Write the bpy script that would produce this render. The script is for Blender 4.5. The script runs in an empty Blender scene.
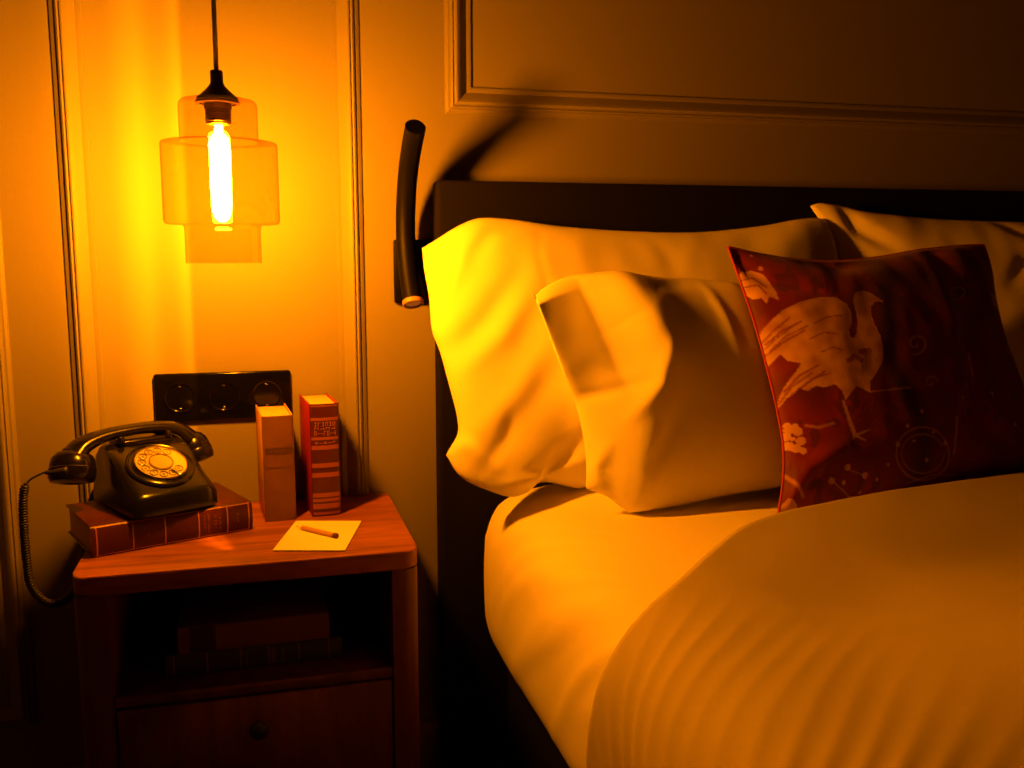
import bpy, bmesh, math, random
from math import sin, cos, pi, radians, sqrt, exp, atan2, hypot
from mathutils import Vector, Matrix, noise
random.seed(7)
COL = bpy.context.scene.collection

# ------------------------------------------------------------------ helpers
def link(o, parent=None, world=False):
    COL.objects.link(o)
    if parent is not None:
        o.parent = parent
        if world:
            p = parent; M = Matrix.Identity(4)
            chain = []
            while p is not None: chain.append(p); p = p.parent
            for q in reversed(chain):
                M = M @ q.matrix_parent_inverse @ q.matrix_basis
            o.matrix_parent_inverse = M.inverted()
    return o

def obj(name, bm, m, parent=None, world=False, smooth=True, auto=None):
    me = bpy.data.meshes.new(name)
    bmesh.ops.recalc_face_normals(bm, faces=bm.faces[:])
    bm.to_mesh(me); bm.free()
    for p in me.polygons: p.use_smooth = smooth
    if smooth and auto is not None:
        me.set_sharp_from_angle(angle=radians(auto))
    ms = m if isinstance(m, (list, tuple)) else [m]
    for mm in ms: me.materials.append(mm)
    return link(bpy.data.objects.new(name, me), parent, world)

def empty(name, loc=(0, 0, 0), rz=0.0):
    o = bpy.data.objects.new(name, None); o.empty_display_size = .05
    o.location = loc; o.rotation_euler = (0, 0, rz)
    return link(o)

def tag(o, label=None, cat=None, group=None, kind=None):
    if label: o['label'] = label
    if cat: o['category'] = cat
    if group: o['group'] = group
    if kind: o['kind'] = kind
    return o

def box(bm, x0, x1, y0, y1, z0, z1, bev=0.0, seg=2, M=None, mi=0):
    t = bmesh.new()
    bmesh.ops.create_cube(t, size=1)
    for v in t.verts:
        v.co = Vector(((x0 + x1) / 2 + v.co.x * (x1 - x0), (y0 + y1) / 2 + v.co.y * (y1 - y0), (z0 + z1) / 2 + v.co.z * (z1 - z0)))
    if bev > 0:
        bmesh.ops.bevel(t, geom=t.edges[:], offset=bev, segments=seg, profile=.5, affect='EDGES')
    merge(bm, t, M, mi)

def merge(bm, t, M=None, mi=None):
    if M is not None: bmesh.ops.transform(t, matrix=M, verts=t.verts[:])
    vm = {}
    for v in t.verts: vm[v] = bm.verts.new(v.co)
    for f in t.faces:
        try:
            nf = bm.faces.new([vm[v] for v in f.verts]); nf.material_index = mi if mi is not None else f.material_index
        except ValueError: pass
    t.free()

def lathe(bm, prof, n=48, M=None, mi=0, close=True):
    """prof: list of (r, z)"""
    t = bmesh.new(); rings = []
    for r, z in prof:
        if r < 1e-6: rings.append([t.verts.new((0, 0, z))])
        else: rings.append([t.verts.new((r * cos(2 * pi * k / n), r * sin(2 * pi * k / n), z)) for k in range(n)])
    for a, b in zip(rings, rings[1:]):
        for k in range(n):
            k2 = (k + 1) % n
            if len(a) == 1 and len(b) == 1: continue
            if len(a) == 1: t.faces.new((a[0], b[k], b[k2]))
            elif len(b) == 1: t.faces.new((a[k], a[k2], b[0]))
            else: t.faces.new((a[k], a[k2], b[k2], b[k]))
    merge(bm, t, M, mi)

def catmull(pts, n):
    P = [Vector(p) for p in pts]
    P = [P[0] * 2 - P[1]] + P + [P[-1] * 2 - P[-2]]
    dense = []
    for i in range(1, len(P) - 2):
        for k in range(20):
            t = k / 20
            dense.append(.5 * ((2 * P[i]) + (P[i + 1] - P[i - 1]) * t + (2 * P[i - 1] - 5 * P[i] + 4 * P[i + 1] - P[i + 2]) * t * t + (3 * P[i] - P[i - 1] - 3 * P[i + 1] + P[i + 2]) * t ** 3))
    dense.append(P[-2])
    L = [0]
    for a, b in zip(dense, dense[1:]): L.append(L[-1] + (b - a).length)
    out = []; j = 0
    for k in range(n + 1):
        s = L[-1] * k / n
        while j < len(L) - 2 and L[j + 1] < s: j += 1
        f = (s - L[j]) / max(1e-9, L[j + 1] - L[j])
        out.append(dense[j].lerp(dense[j + 1], min(1, max(0, f))))
    return out

def tube(bm, pts, rad, n=12, mi=0, cap=True, flat=None):
    """rad: number or list; flat: (sx, sy) ellipse scales"""
    P = [Vector(p) for p in pts]
    R = rad if isinstance(rad, list) else [rad] * len(P)
    T = [(P[min(i + 1, len(P) - 1)] - P[max(i - 1, 0)]).normalized() for i in range(len(P))]
    ref = Vector((0, 0, 1)) if abs(T[0].z) < .9 else Vector((1, 0, 0))
    N = (ref - T[0] * ref.dot(T[0])).normalized()
    rings = []
    for i in range(len(P)):
        N = (N - T[i] * N.dot(T[i])).normalized(); B = T[i].cross(N)
        sx, sy = flat or (1, 1)
        rings.append([bm.verts.new(P[i] + (N * cos(2 * pi * k / n) * sx + B * sin(2 * pi * k / n) * sy) * R[i]) for k in range(n)])
    for a, b in zip(rings, rings[1:]):
        for k in range(n):
            f = bm.faces.new((a[k], a[(k + 1) % n], b[(k + 1) % n], b[k])); f.material_index = mi
    if cap:
        for r in (rings[0], rings[-1]):
            try: bm.faces.new(r).material_index = mi
            except ValueError: pass

def prism(bm, outline, z0, z1, bev=0, M=None, mi=0):
    t = bmesh.new()
    a = [t.verts.new((x, y, z0)) for x, y in outline]; b = [t.verts.new((x, y, z1)) for x, y in outline]
    n = len(a)
    t.faces.new(a[::-1]); t.faces.new(b)
    for i in range(n): t.faces.new((a[i], a[(i + 1) % n], b[(i + 1) % n], b[i]))
    if bev:
        es = [e for e in t.edges if abs(e.verts[0].co.z - e.verts[1].co.z) < 1e-7]
        bmesh.ops.bevel(t, geom=es, offset=bev, segments=3, profile=.5, affect='EDGES')
    merge(bm, t, M, mi)

def rrect(x0, x1, y0, y1, rs, n=8):
    """rounded rect; rs radii for corners (x0y0, x1y0, x1y1, x0y1)"""
    out = []
    for (cx, cy, a0, r) in ((x0, y0, pi, rs[0]), (x1, y0, 1.5 * pi, rs[1]), (x1, y1, 0, rs[2]), (x0, y1, .5 * pi, rs[3])):
        sx = 1 if cx == x0 else -1; sy = 1 if cy == y0 else -1
        if r <= 0: out.append((cx, cy)); continue
        for k in range(n + 1):
            a = a0 + (pi / 2) * k / n
            out.append((cx + sx * r + r * cos(a), cy + sy * r + r * sin(a)))
    return out

def T(x=0, y=0, z=0): return Matrix.Translation((x, y, z))
def RX(a): return Matrix.Rotation(radians(a), 4, 'X')
def RY(a): return Matrix.Rotation(radians(a), 4, 'Y')
def RZ(a): return Matrix.Rotation(radians(a), 4, 'Z')

# ------------------------------------------------------------------ materials
def nt(m):
    return m.node_tree.nodes, m.node_tree.links
def mat(name, col, rough=.6, metal=0, spec=.5, bump=0, bscale=200, coat=0, var=0, vscale=8, sheen=0):
    m = bpy.data.materials.new(name); m.use_nodes = True
    N, L = nt(m); b = N['Principled BSDF']
    b.inputs['Base Color'].default_value = (*col, 1); b.inputs['Roughness'].default_value = rough
    b.inputs['Metallic'].default_value = metal; b.inputs['Specular IOR Level'].default_value = spec
    b.inputs['Coat Weight'].default_value = coat; b.inputs['Sheen Weight'].default_value = sheen
    tc = N.new('ShaderNodeTexCoord')
    if var:
        n = N.new('ShaderNodeTexNoise'); n.inputs['Scale'].default_value = vscale; n.inputs['Detail'].default_value = 5
        L.new(tc.outputs['Object'], n.inputs['Vector'])
        r = N.new('ShaderNodeValToRGB')
        r.color_ramp.elements[0].position = .3; r.color_ramp.elements[1].position = .7
        r.color_ramp.elements[0].color = (*[c * (1 - var) for c in col], 1); r.color_ramp.elements[1].color = (*[min(1, c * (1 + var)) for c in col], 1)
        L.new(n.outputs['Fac'], r.inputs['Fac']); L.new(r.outputs['Color'], b.inputs['Base Color'])
    if bump:
        n = N.new('ShaderNodeTexNoise'); n.inputs['Scale'].default_value = bscale; n.inputs['Detail'].default_value = 4
        L.new(tc.outputs['Object'], n.inputs['Vector'])
        bp = N.new('ShaderNodeBump'); bp.inputs['Strength'].default_value = bump; bp.inputs['Distance'].default_value = .002
        L.new(n.outputs['Fac'], bp.inputs['Height']); L.new(bp.outputs['Normal'], b.inputs['Normal'])
    return m

def wood(name, c1, c2, axis='x', rough=.38):
    m = bpy.data.materials.new(name); m.use_nodes = True
    N, L = nt(m); b = N['Principled BSDF']
    tc = N.new('ShaderNodeTexCoord'); mp = N.new('ShaderNodeMapping')
    mp.inputs['Scale'].default_value = {'x': (2.2, 22, 22), 'z': (22, 22, 2.2)}[axis]
    L.new(tc.outputs['Object'], mp.inputs['Vector'])
    n = N.new('ShaderNodeTexNoise'); n.inputs['Scale'].default_value = 2.2; n.inputs['Detail'].default_value = 8; n.inputs['Distortion'].default_value = .8
    L.new(mp.outputs[0], n.inputs['Vector'])
    n2 = N.new('ShaderNodeTexNoise'); n2.inputs['Scale'].default_value = 14; n2.inputs['Detail'].default_value = 3
    L.new(mp.outputs[0], n2.inputs['Vector'])
    ad = N.new('ShaderNodeMath'); ad.operation = 'MULTIPLY_ADD'; ad.inputs[1].default_value = .35
    L.new(n2.outputs['Fac'], ad.inputs[0]); L.new(n.outputs['Fac'], ad.inputs[2])
    r = N.new('ShaderNodeValToRGB'); r.color_ramp.elements[0].position = .5; r.color_ramp.elements[1].position = .85
    r.color_ramp.elements[0].color = (*c1, 1); r.color_ramp.elements[1].color = (*c2, 1)
    L.new(ad.outputs[0], r.inputs['Fac']); L.new(r.outputs['Color'], b.inputs['Base Color'])
    b.inputs['Roughness'].default_value = rough
    bp = N.new('ShaderNodeBump'); bp.inputs['Strength'].default_value = .12; bp.inputs['Distance'].default_value = .002
    L.new(n2.outputs['Fac'], bp.inputs['Height']); L.new(bp.outputs['Normal'], b.inputs['Normal'])
    return m

def glass(name, tint, gloss=.9):
    """thin coloured glass: tinted transparency with Fresnel reflection"""
    m = bpy.data.materials.new(name); m.use_nodes = True
    N, L = nt(m); N.remove(N['Principled BSDF']); o = N['Material Output']
    tr = N.new('ShaderNodeBsdfTransparent'); tr.inputs[0].default_value = (*tint, 1)
    gl = N.new('ShaderNodeBsdfGlossy'); gl.inputs['Roughness'].default_value = .03; gl.inputs['Color'].default_value = (gloss, gloss, gloss, 1)
    # darker, denser glass where the wall of the shade is seen edge on
    lw = N.new('ShaderNodeLayerWeight'); lw.inputs['Blend'].default_value = .5
    rm = N.new('ShaderNodeValToRGB')
    rm.color_ramp.elements[0].color = (*tint, 1); rm.color_ramp.elements[1].color = (tint[0] * .60, tint[1] * .36, tint[2] * .25, 1)
    rm.color_ramp.elements[0].position = .70; rm.color_ramp.elements[1].position = 1.0
    L.new(lw.outputs['Facing'], rm.inputs['Fac']); L.new(rm.outputs['Color'], tr.inputs[0])
    mx = N.new('ShaderNodeMixShader')
    pw = N.new('ShaderNodeMath'); pw.operation = 'POWER'; pw.inputs[1].default_value = 5; L.new(lw.outputs['Facing'], pw.inputs[0])
    mu = N.new('ShaderNodeMath'); mu.operation = 'MULTIPLY_ADD'; mu.inputs[1].default_value = .5; mu.inputs[2].default_value = .04
    L.new(pw.outputs[0], mu.inputs[0]); L.new(mu.outputs[0], mx.inputs[0]); L.new(tr.outputs[0], mx.inputs[1]); L.new(gl.outputs[0], mx.inputs[2])
    L.new(mx.outputs[0], o.inputs['Surface'])
    return m

def emit(name, col, s):
    m = bpy.data.materials.new(name); m.use_nodes = True
    N, L = nt(m); b = N['Principled BSDF']; b.inputs['Base Color'].default_value = (0, 0, 0, 1)
    b.inputs['Emission Color'].default_value = (*col, 1); b.inputs['Emission Strength'].default_value = s
    return m

LAMP = (1.0, .290, .003)
M_wall = mat('painted_panelling', (.205, .187, .150), .55, bump=.04, bscale=90)
M_dark_wall = mat('room_paint', (.10, .08, .055), .8, bump=.05, bscale=60)
M_floor = mat('dark_carpet', (.035, .028, .022), .95, bump=.6, bscale=500, var=.3, vscale=60)
M_ceil = mat('ceiling_paint', (.16, .13, .10), .85, bump=.03, bscale=50)
M_cotton = mat('white_cotton', (.88, .84, .74), .85, bump=.10, bscale=700, sheen=.0)
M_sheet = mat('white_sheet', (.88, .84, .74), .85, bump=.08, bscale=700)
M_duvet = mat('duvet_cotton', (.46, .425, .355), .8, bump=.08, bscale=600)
M_head = mat('black_upholstery', (.006, .005, .0045), .9, bump=.4, bscale=900, spec=.12)
M_black = mat('black_plastic', (.003, .0028, .0026), .14, spec=.25)
M_phone = mat('black_bakelite', (.006, .005, .004), .22, spec=.38, coat=.08, bump=.02, bscale=30)
M_soft_black = mat('black_rubber', (.010, .009, .008), .5)
M_sconce = mat('satin_black_metal', (.002, .002, .002), .5, spec=.10)
M_brass = mat('dark_brass', (.10, .05, .018), .35, metal=.9)
M_chrome = mat('bright_chrome', (.8, .8, .8), .15, metal=1)
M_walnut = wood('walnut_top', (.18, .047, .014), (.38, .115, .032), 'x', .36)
M_walnut_shade = wood('walnut_shaded', (.085, .022, .008), (.15, .042, .013), 'z', .45)  # same walnut darkened: shade of the front and sides put into the colour
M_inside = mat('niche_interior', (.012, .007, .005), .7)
M_cream = mat('cream_dial', (.46, .40, .22), .3, coat=.4)
M_ink = mat('dial_ink', (.03, .02, .015), .5)
M_page = mat('old_pages', (.70, .50, .30), .85, bump=.5, bscale=300)
M_redcover = mat('red_cloth', (.26, .008, .009), .5, bump=.2, bscale=400, var=.15, vscale=20)
M_burg = mat('burgundy_leather', (.065, .009, .007), .38, bump=.25, bscale=250, var=.25, vscale=25)
M_gilt = mat('gilt', (.60, .24, .07), .35, metal=.5)
M_giltdull = mat('worn_gilt', (.30, .08, .035), .5, metal=.2)
M_tan_shade = mat('tan_cloth_shaded', (.15, .055, .022), .75, bump=.3, bscale=300, var=.12, vscale=30)  # spine cloth darkened for the shade on that face; boards keep the lit tone
M_tanside = mat('tan_board', (.62, .30, .12), .75, bump=.2, bscale=300)
M_greenb = mat('green_leather', (.025, .035, .018), .6, bump=.2, bscale=200)
M_brownb = mat('brown_cover', (.15, .058, .024), .7, bump=.2, bscale=200)
M_paper = mat('cream_paper', (.85, .75, .50), .8)
M_pencil = mat('pencil_wood', (.50, .24, .09), .5)
M_graph = mat('graphite', (.04, .04, .04), .4)
M_glass = glass('amber_glass', (.96, .77, .42))
M_bulb = emit('glowing_bulb', LAMP, 1330)
M_lens = emit('self_lit_lens', (1, .6, .2), 0.02)  # weak emission added to the lens, though this lamp is switched off
M_lens.node_tree.nodes['Principled BSDF'].inputs['Base Color'].default_value = (.8, .7, .5, 1)

SOFT = {
 'P1': {
  'fr': {"o": [0.4, -0.235, 0.57], "ex": [1.0, 0.0, 0.0], "eu": [0.0, 0.24719, 0.96897], "n": [0.0, -0.96897, 0.24719]},
  'top': [[-0.1357, 0.4471],[-0.11, 0.4623],[-0.0734, 0.4844],[-0.0351, 0.4984],[0.0201, 0.4971],[0.1041, 0.4856],[0.2313, 0.4775],[0.3642, 0.4764],[0.4838, 0.4881],[0.5667, 0.5018],[0.6125, 0.5022],[0.6303, 0.474]],
  'bottom': [[-0.1155, 0.1073],[-0.0915, 0.069],[-0.0435, 0.0434],[-0.0106, 0.0332],[0.0169, 0.0395],[0.0469, 0.0539],[0.1412, 0.0314],[0.3226, 0.023],[0.5163, 0.0282],[0.5943, 0.0412]],
  'left': [[-0.1357, 0.4471],[-0.1343, 0.4137],[-0.1288, 0.3638],[-0.1268, 0.3109],[-0.1157, 0.2745],[-0.104, 0.2201],[-0.095, 0.1757],[-0.0937, 0.1432],[-0.1065, 0.1213],[-0.1155, 0.1073]],
  'right': [[0.6303, 0.474],[0.637, 0.4212],[0.6373, 0.2942],[0.6289, 0.1658],[0.5943, 0.0412]],
  'folds': [[[[0.0061, 0.3892],[-0.0464, 0.3175],[-0.0992, 0.274]], 0.018, -0.009],[[[0.0248, 0.3584],[-0.0225, 0.2919],[-0.0812, 0.2406]], 0.018, 0.01],[[[0.0874, 0.2553],[0.0124, 0.1743],[-0.0362, 0.0785]], 0.022, -0.004],[[[0.045, 0.2734],[-0.003, 0.1998],[-0.0747, 0.1293]], 0.02, 0.009],[[[-0.0652, 0.4235],[-0.0198, 0.4694],[0.0331, 0.4817]], 0.014, -0.007],[[[-0.1108, 0.3603],[-0.0829, 0.4101],[-0.0545, 0.4607]], 0.015, 0.008],[[[0.1227, 0.1359],[0.0673, 0.0972],[0.0047, 0.0598]], 0.014, -0.01],[[[0.1101, 0.0865],[0.0388, 0.061],[-0.0294, 0.0538]], 0.01, 0.012],[[[-0.0611, 0.08],[-0.0247, 0.1267],[-0.0142, 0.159]], 0.012, -0.008],[[[-0.1043, 0.1308],[-0.0757, 0.1132],[-0.0445, 0.079]], 0.012, 0.012],[[[0.2486, 0.4616],[0.2738, 0.4259],[0.2801, 0.3903]], 0.015, -0.002],[[[0.3442, 0.4691],[0.3218, 0.433],[0.3028, 0.3901]], 0.015, 0.002],[[[0.5142, 0.4883],[0.4503, 0.4529],[0.3981, 0.422]], 0.02, -0.003],[[[0.5653, 0.4887],[0.5096, 0.4438],[0.4757, 0.407]], 0.02, 0.002],[[[0.0589, 0.4749],[0.0466, 0.4231],[0.0648, 0.3067],[0.0825, 0.1881]], 0.005, -0.0025]],
 },
 'P2': {
  'fr': {"o": [1.1, -0.215, 0.57], "ex": [1.0, 0.0, 0.0], "eu": [0.0, 0.22849, 0.97355], "n": [0.0, -0.97355, 0.22849]},
  'top': [[-0.1038, 0.5246],[-0.0823, 0.5305],[-0.0445, 0.5272],[0.023, 0.5146],[0.1768, 0.5024],[0.3718, 0.498],[0.6849, 0.492],[0.9836, 0.5027]],
  'bottom': [[-0.0934, 0.036],[0.0347, 0.0137],[0.309, -0.0031],[0.6131, -0.0058],[0.985, 0.0036]],
  'left': [[-0.1038, 0.5246],[-0.0821, 0.4889],[-0.0615, 0.4417],[-0.0539, 0.3476],[-0.0605, 0.1989],[-0.0934, 0.036]],
  'right': [[0.9836, 0.5027],[1.026, 0.3328],[1.0114, 0.1611],[0.985, 0.0036]],
  'folds': [[[[-0.0415, 0.5139],[-0.0197, 0.4759],[0.0371, 0.4417]], 0.014, -0.012],[[[0.3617, 0.4177],[0.3032, 0.402],[0.2636, 0.3629]], 0.015, -0.006],[[[0.2904, 0.4894],[0.334, 0.4617],[0.403, 0.4417]], 0.012, -0.006]],
 },
 'P3': {
  'fr': {"o": [0.55, -0.335, 0.585], "ex": [1.0, 0.0, 0.0], "eu": [0.0, 0.27631, 0.96107], "n": [0.0, -0.96107, 0.27631]},
  'top': [[-0.1271, 0.3586],[-0.0993, 0.3762],[-0.0648, 0.389],[-0.0305, 0.3937],[0.0178, 0.3967],[0.0729, 0.388],[0.1617, 0.3822],[0.234, 0.373],[0.3247, 0.3443]],
  'bottom': [[-0.067, 0.0496],[-0.0352, 0.0367],[-0.0104, 0.0163],[0.012, 0.0054],[0.0669, 0.011],[0.1586, 0.0223],[0.2678, 0.0313],[0.3617, 0.037]],
  'left': [[-0.1271, 0.3586],[-0.1128, 0.3101],[-0.0933, 0.2456],[-0.0749, 0.1893],[-0.0657, 0.1415],[-0.0632, 0.0944],[-0.067, 0.0496]],
  'right': [[0.3247, 0.3443],[0.3615, 0.257],[0.3709, 0.1371],[0.3617, 0.037]],
  'folds': [[[[-0.0137, 0.3903],[0.0491, 0.3232],[0.0594, 0.2489],[0.026, 0.1531],[0.0074, 0.0276]], 0.05, 0.022],[[[-0.001, 0.1543],[0.046, 0.2005],[0.0696, 0.265]], 0.012, 0.006],[[[-0.0978, 0.1902],[-0.031, 0.1955],[0.0382, 0.2089]], 0.01, -0.005],[[[-0.0569, 0.3823],[-0.0358, 0.3329],[-0.0092, 0.251],[0.0053, 0.186]], 0.008, -0.001],[[[0.1597, 0.3635],[0.176, 0.3125],[0.1921, 0.2449]], 0.01, 0.003],[[[-0.0387, 0.1087],[-0.0579, 0.0785],[-0.0442, 0.0466]], 0.012, 0.008],[[[0.0876, 0.1827],[0.0554, 0.1196],[0.0253, 0.0736]], 0.014, -0.006],[[[0.0706, 0.3645],[0.1248, 0.3741],[0.1972, 0.3734]], 0.012, -0.005]],
  'flap': [[-0.1271, 0.3586],[-0.0616, 0.3873],[0.0053, 0.186],[-0.0726, 0.1765]],
 },
 'CU': {
  'fr': {"o": [0.8, -0.425, 0.6], "ex": [0.99863, 0.05234, 0.0], "eu": [-0.01966, 0.37519, 0.92674], "n": [0.0485, -0.92547, 0.37571]},
  'top': [[-0.0484, 0.4368],[-0.0182, 0.4299],[0.027, 0.4211],[0.083, 0.4139],[0.1612, 0.4118],[0.244, 0.4188],[0.3311, 0.4316],[0.4198, 0.4392],[0.4737, 0.4412]],
  'bottom': [[-0.0448, 0.0002],[-0.0051, 0.0029],[0.0873, 0.0077],[0.183, 0.0111],[0.303, 0.0148],[0.4817, 0.0146]],
  'left': [[-0.0484, 0.4368],[-0.0392, 0.3884],[-0.0268, 0.3201],[-0.0181, 0.2447],[-0.0131, 0.1709],[-0.0137, 0.1068],[-0.025, 0.0526],[-0.0448, 0.0002]],
  'right': [[0.4737, 0.4412],[0.4757, 0.3935],[0.4679, 0.3278],[0.4686, 0.2541],[0.4779, 0.1814],[0.487, 0.1098],[0.4817, 0.0146]],
  'folds': [[[[-0.0501, 0.4282],[-0.0019, 0.3708],[0.068, 0.3439]], 0.012, -0.006],[[[0.3475, 0.4129],[0.3454, 0.2849],[0.3146, 0.0943]], 0.02, -0.01],[[[-0.033, 0.0145],[0.0084, 0.0658],[0.0696, 0.0934]], 0.014, 0.008],[[[0.0823, 0.4103],[0.1369, 0.3922],[0.1984, 0.399]], 0.014, -0.008]],
  'shapes': [["bird", [[-0.0245, 0.2813],[-0.0163, 0.2956],[-0.0045, 0.3059],[0.0123, 0.3182],[0.0398, 0.328],[0.0757, 0.3338],[0.1021, 0.3312],[0.1169, 0.3194],[0.1202, 0.3035],[0.1171, 0.286],[0.1088, 0.2751],[0.1067, 0.2634],[0.1135, 0.2602],[0.1209, 0.2687],[0.1278, 0.2894],[0.1292, 0.3063],[0.1292, 0.3222],[0.1371, 0.3366],[0.1514, 0.3429],[0.1643, 0.3392],[0.1727, 0.3323],[0.1858, 0.319],[0.1701, 0.321],[0.1595, 0.3133],[0.1545, 0.2962],[0.1571, 0.2809],[0.1607, 0.2621],[0.1607, 0.2402],[0.1554, 0.2211],[0.1401, 0.202],[0.125, 0.1887],[0.1208, 0.1703],[0.1107, 0.1771],[0.1006, 0.1832],[0.0876, 0.1717],[0.0785, 0.1628],[0.0757, 0.178],[0.0665, 0.189],[0.0505, 0.1857],[0.0378, 0.1898],[0.0252, 0.1832],[0.0129, 0.1904],[0.0089, 0.1823],[-0.0024, 0.1779],[-0.008, 0.1694],[-0.0146, 0.1624],[-0.0111, 0.1785],[-0.0058, 0.1923],[0.0049, 0.2069],[0.0137, 0.2156],[0.022, 0.2282],[0.0051, 0.2358],[-0.0016, 0.2482],[-0.0089, 0.2404],[-0.0172, 0.2327],[-0.0199, 0.2453],[-0.0197, 0.2556],[-0.0227, 0.2662]]],["wingtop", [[-0.0435, 0.3844],[-0.0346, 0.392],[-0.0177, 0.3935],[-0.0026, 0.3842],[0.0039, 0.3715],[0.008, 0.3511],[0.0088, 0.3354],[-0.0045, 0.3432],[-0.0102, 0.332],[-0.0154, 0.3426],[-0.0256, 0.3429],[-0.0329, 0.3535],[-0.0391, 0.3623]]],["tail", [[0.433, 0.3417],[0.4563, 0.343],[0.4773, 0.3231],[0.4806, 0.2951],[0.4667, 0.307],[0.4324, 0.3179]]],["leg", [[0.0728, 0.1633],[0.0771, 0.1629],[0.089, 0.1099],[0.1123, 0.1149],[0.1135, 0.1128],[0.0915, 0.1058],[0.1028, 0.0985],[0.1011, 0.0966],[0.0868, 0.1036],[0.0806, 0.1002],[0.0829, 0.1078]]],["corner", [[-0.0475, -0.0002],[-0.0386, 0.0132],[-0.0275, 0.0233],[-0.0197, 0.0185],[-0.0104, 0.0041],[-0.0268, 0.0006]]]],
  'dots': [[0.0701, 0.06, 0.0052],[0.0991, 0.0453, 0.0052],[0.0436, 0.0422, 0.0052],[0.1225, 0.0374, 0.0026],[0.0645, 0.038, 0.0035],[0.0959, 0.0211, 0.0026],[0.1777, 0.1137, 0.0035],[0.2078, 0.1351, 0.0035],[0.1571, 0.0872, 0.0043],[0.214, 0.0599, 0.0035],[0.2515, 0.0839, 0.0043],[0.1395, 0.0581, 0.0026],[0.1886, 0.0906, 0.0026],[0.2275, 0.1017, 0.0026],[0.297, 0.1544, 0.0026],[0.3633, 0.1597, 0.0035],[0.4069, 0.1068, 0.0035],[-0.0042, 0.3943, 0.0035],[-0.0119, 0.4189, 0.0026]],
  'flower': [[-0.0033, 0.113, 0.0035],[0.006, 0.108, 0.0069],[-0.0019, 0.0976, 0.0069],[-0.0101, 0.1028, 0.0069],[-0.0112, 0.1184, 0.0069],[-0.0046, 0.1285, 0.0069],[0.0043, 0.1234, 0.0069],[-0.0067, 0.1352, 0.0043],[0.0023, 0.1317, 0.0043],[0.0061, 0.0927, 0.0052]],
  'lines': [[[[0.2262, 0.2457],[0.2264, 0.2444],[0.2258, 0.2429],[0.2244, 0.2413],[0.2222, 0.2401],[0.2195, 0.2395],[0.2167, 0.2397],[0.2142, 0.2409],[0.2125, 0.2431],[0.212, 0.246],[0.213, 0.2494],[0.2154, 0.2528],[0.2193, 0.2557],[0.2242, 0.2576],[0.2295, 0.2581],[0.2346, 0.2571],[0.2386, 0.2544],[0.241, 0.2503],[0.2412, 0.2452],[0.2391, 0.2396],[0.2346, 0.2345],[0.2282, 0.2303],[0.2207, 0.2278],[0.213, 0.2275]], 0.0019],[[[0.2375, 0.1806],[0.2377, 0.1795],[0.2372, 0.1782],[0.2357, 0.1769],[0.2335, 0.1761],[0.2309, 0.176],[0.2284, 0.1769],[0.2267, 0.1787],[0.2262, 0.1814],[0.2272, 0.1844],[0.2298, 0.1873],[0.2338, 0.1894],[0.2386, 0.1904],[0.2435, 0.1897],[0.2475, 0.1874],[0.2498, 0.1836]], 0.0016],[[[0.2586, 0.0671],[0.2576, 0.0571],[0.254, 0.0481],[0.2477, 0.0405],[0.2391, 0.0348],[0.2284, 0.0313],[0.2158, 0.0303],[0.202, 0.0316],[0.1883, 0.0354],[0.1757, 0.0412],[0.1654, 0.0488],[0.158, 0.0578],[0.1541, 0.0675],[0.1538, 0.0775],[0.1571, 0.087],[0.1635, 0.0956],[0.1726, 0.1026],[0.1838, 0.1077],[0.1963, 0.1104],[0.2092, 0.1107],[0.2219, 0.1083],[0.2336, 0.1036],[0.2435, 0.0967],[0.2512, 0.0882],[0.2563, 0.0786],[0.2585, 0.0684]], 0.0014],[[[0.248, 0.0676],[0.2468, 0.0594],[0.2427, 0.0521],[0.2359, 0.0463],[0.2268, 0.0423],[0.2159, 0.0405],[0.2039, 0.041],[0.1919, 0.0437],[0.1809, 0.0485],[0.172, 0.0549],[0.166, 0.0625],[0.1634, 0.0707],[0.1643, 0.0789],[0.1686, 0.0865],[0.1758, 0.0928],[0.1854, 0.0974],[0.1964, 0.0999],[0.2081, 0.1],[0.2195, 0.0978],[0.2298, 0.0934],[0.2383, 0.0872],[0.2443, 0.0797]], 0.001],[[[0.3372, 0.2289],[0.3351, 0.2087],[0.3343, 0.1918]], 0.0022],[[[0.2781, 0.1233],[0.2731, 0.0962],[0.2676, 0.0666]], 0.0022],[[[0.1211, 0.1717],[0.1614, 0.1731],[0.1947, 0.1744]], 0.0013],[[[0.0163, 0.1307],[0.0341, 0.125],[0.0559, 0.1292]], 0.0022],[[[0.3653, 0.3381],[0.3621, 0.3335],[0.3569, 0.3296],[0.3507, 0.3269],[0.3445, 0.3259],[0.3392, 0.3267],[0.3356, 0.3292],[0.3344, 0.333],[0.3356, 0.3374],[0.3392, 0.3419],[0.3444, 0.3457],[0.3506, 0.3482],[0.3567, 0.349],[0.3618, 0.3479],[0.3651, 0.3452],[0.3661, 0.3413]], 0.0013],[[[0.0702, 0.0568],[0.0975, 0.0454]], 0.0009],[[[0.0436, 0.0422],[0.0783, 0.0164],[0.1284, 0.0078],[0.1676, 0.0111]], 0.001],[[[0.1792, 0.0276],[0.2268, 0.0369],[0.2807, 0.0337]], 0.001],[[[-0.0359, 0.3652],[-0.0244, 0.367],[-0.0098, 0.3609],[-0.0045, 0.3432]], 0.0013],[[[-0.0234, 0.0589],[-0.0163, 0.0439],[-0.0051, 0.0232]], 0.0026]],
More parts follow.
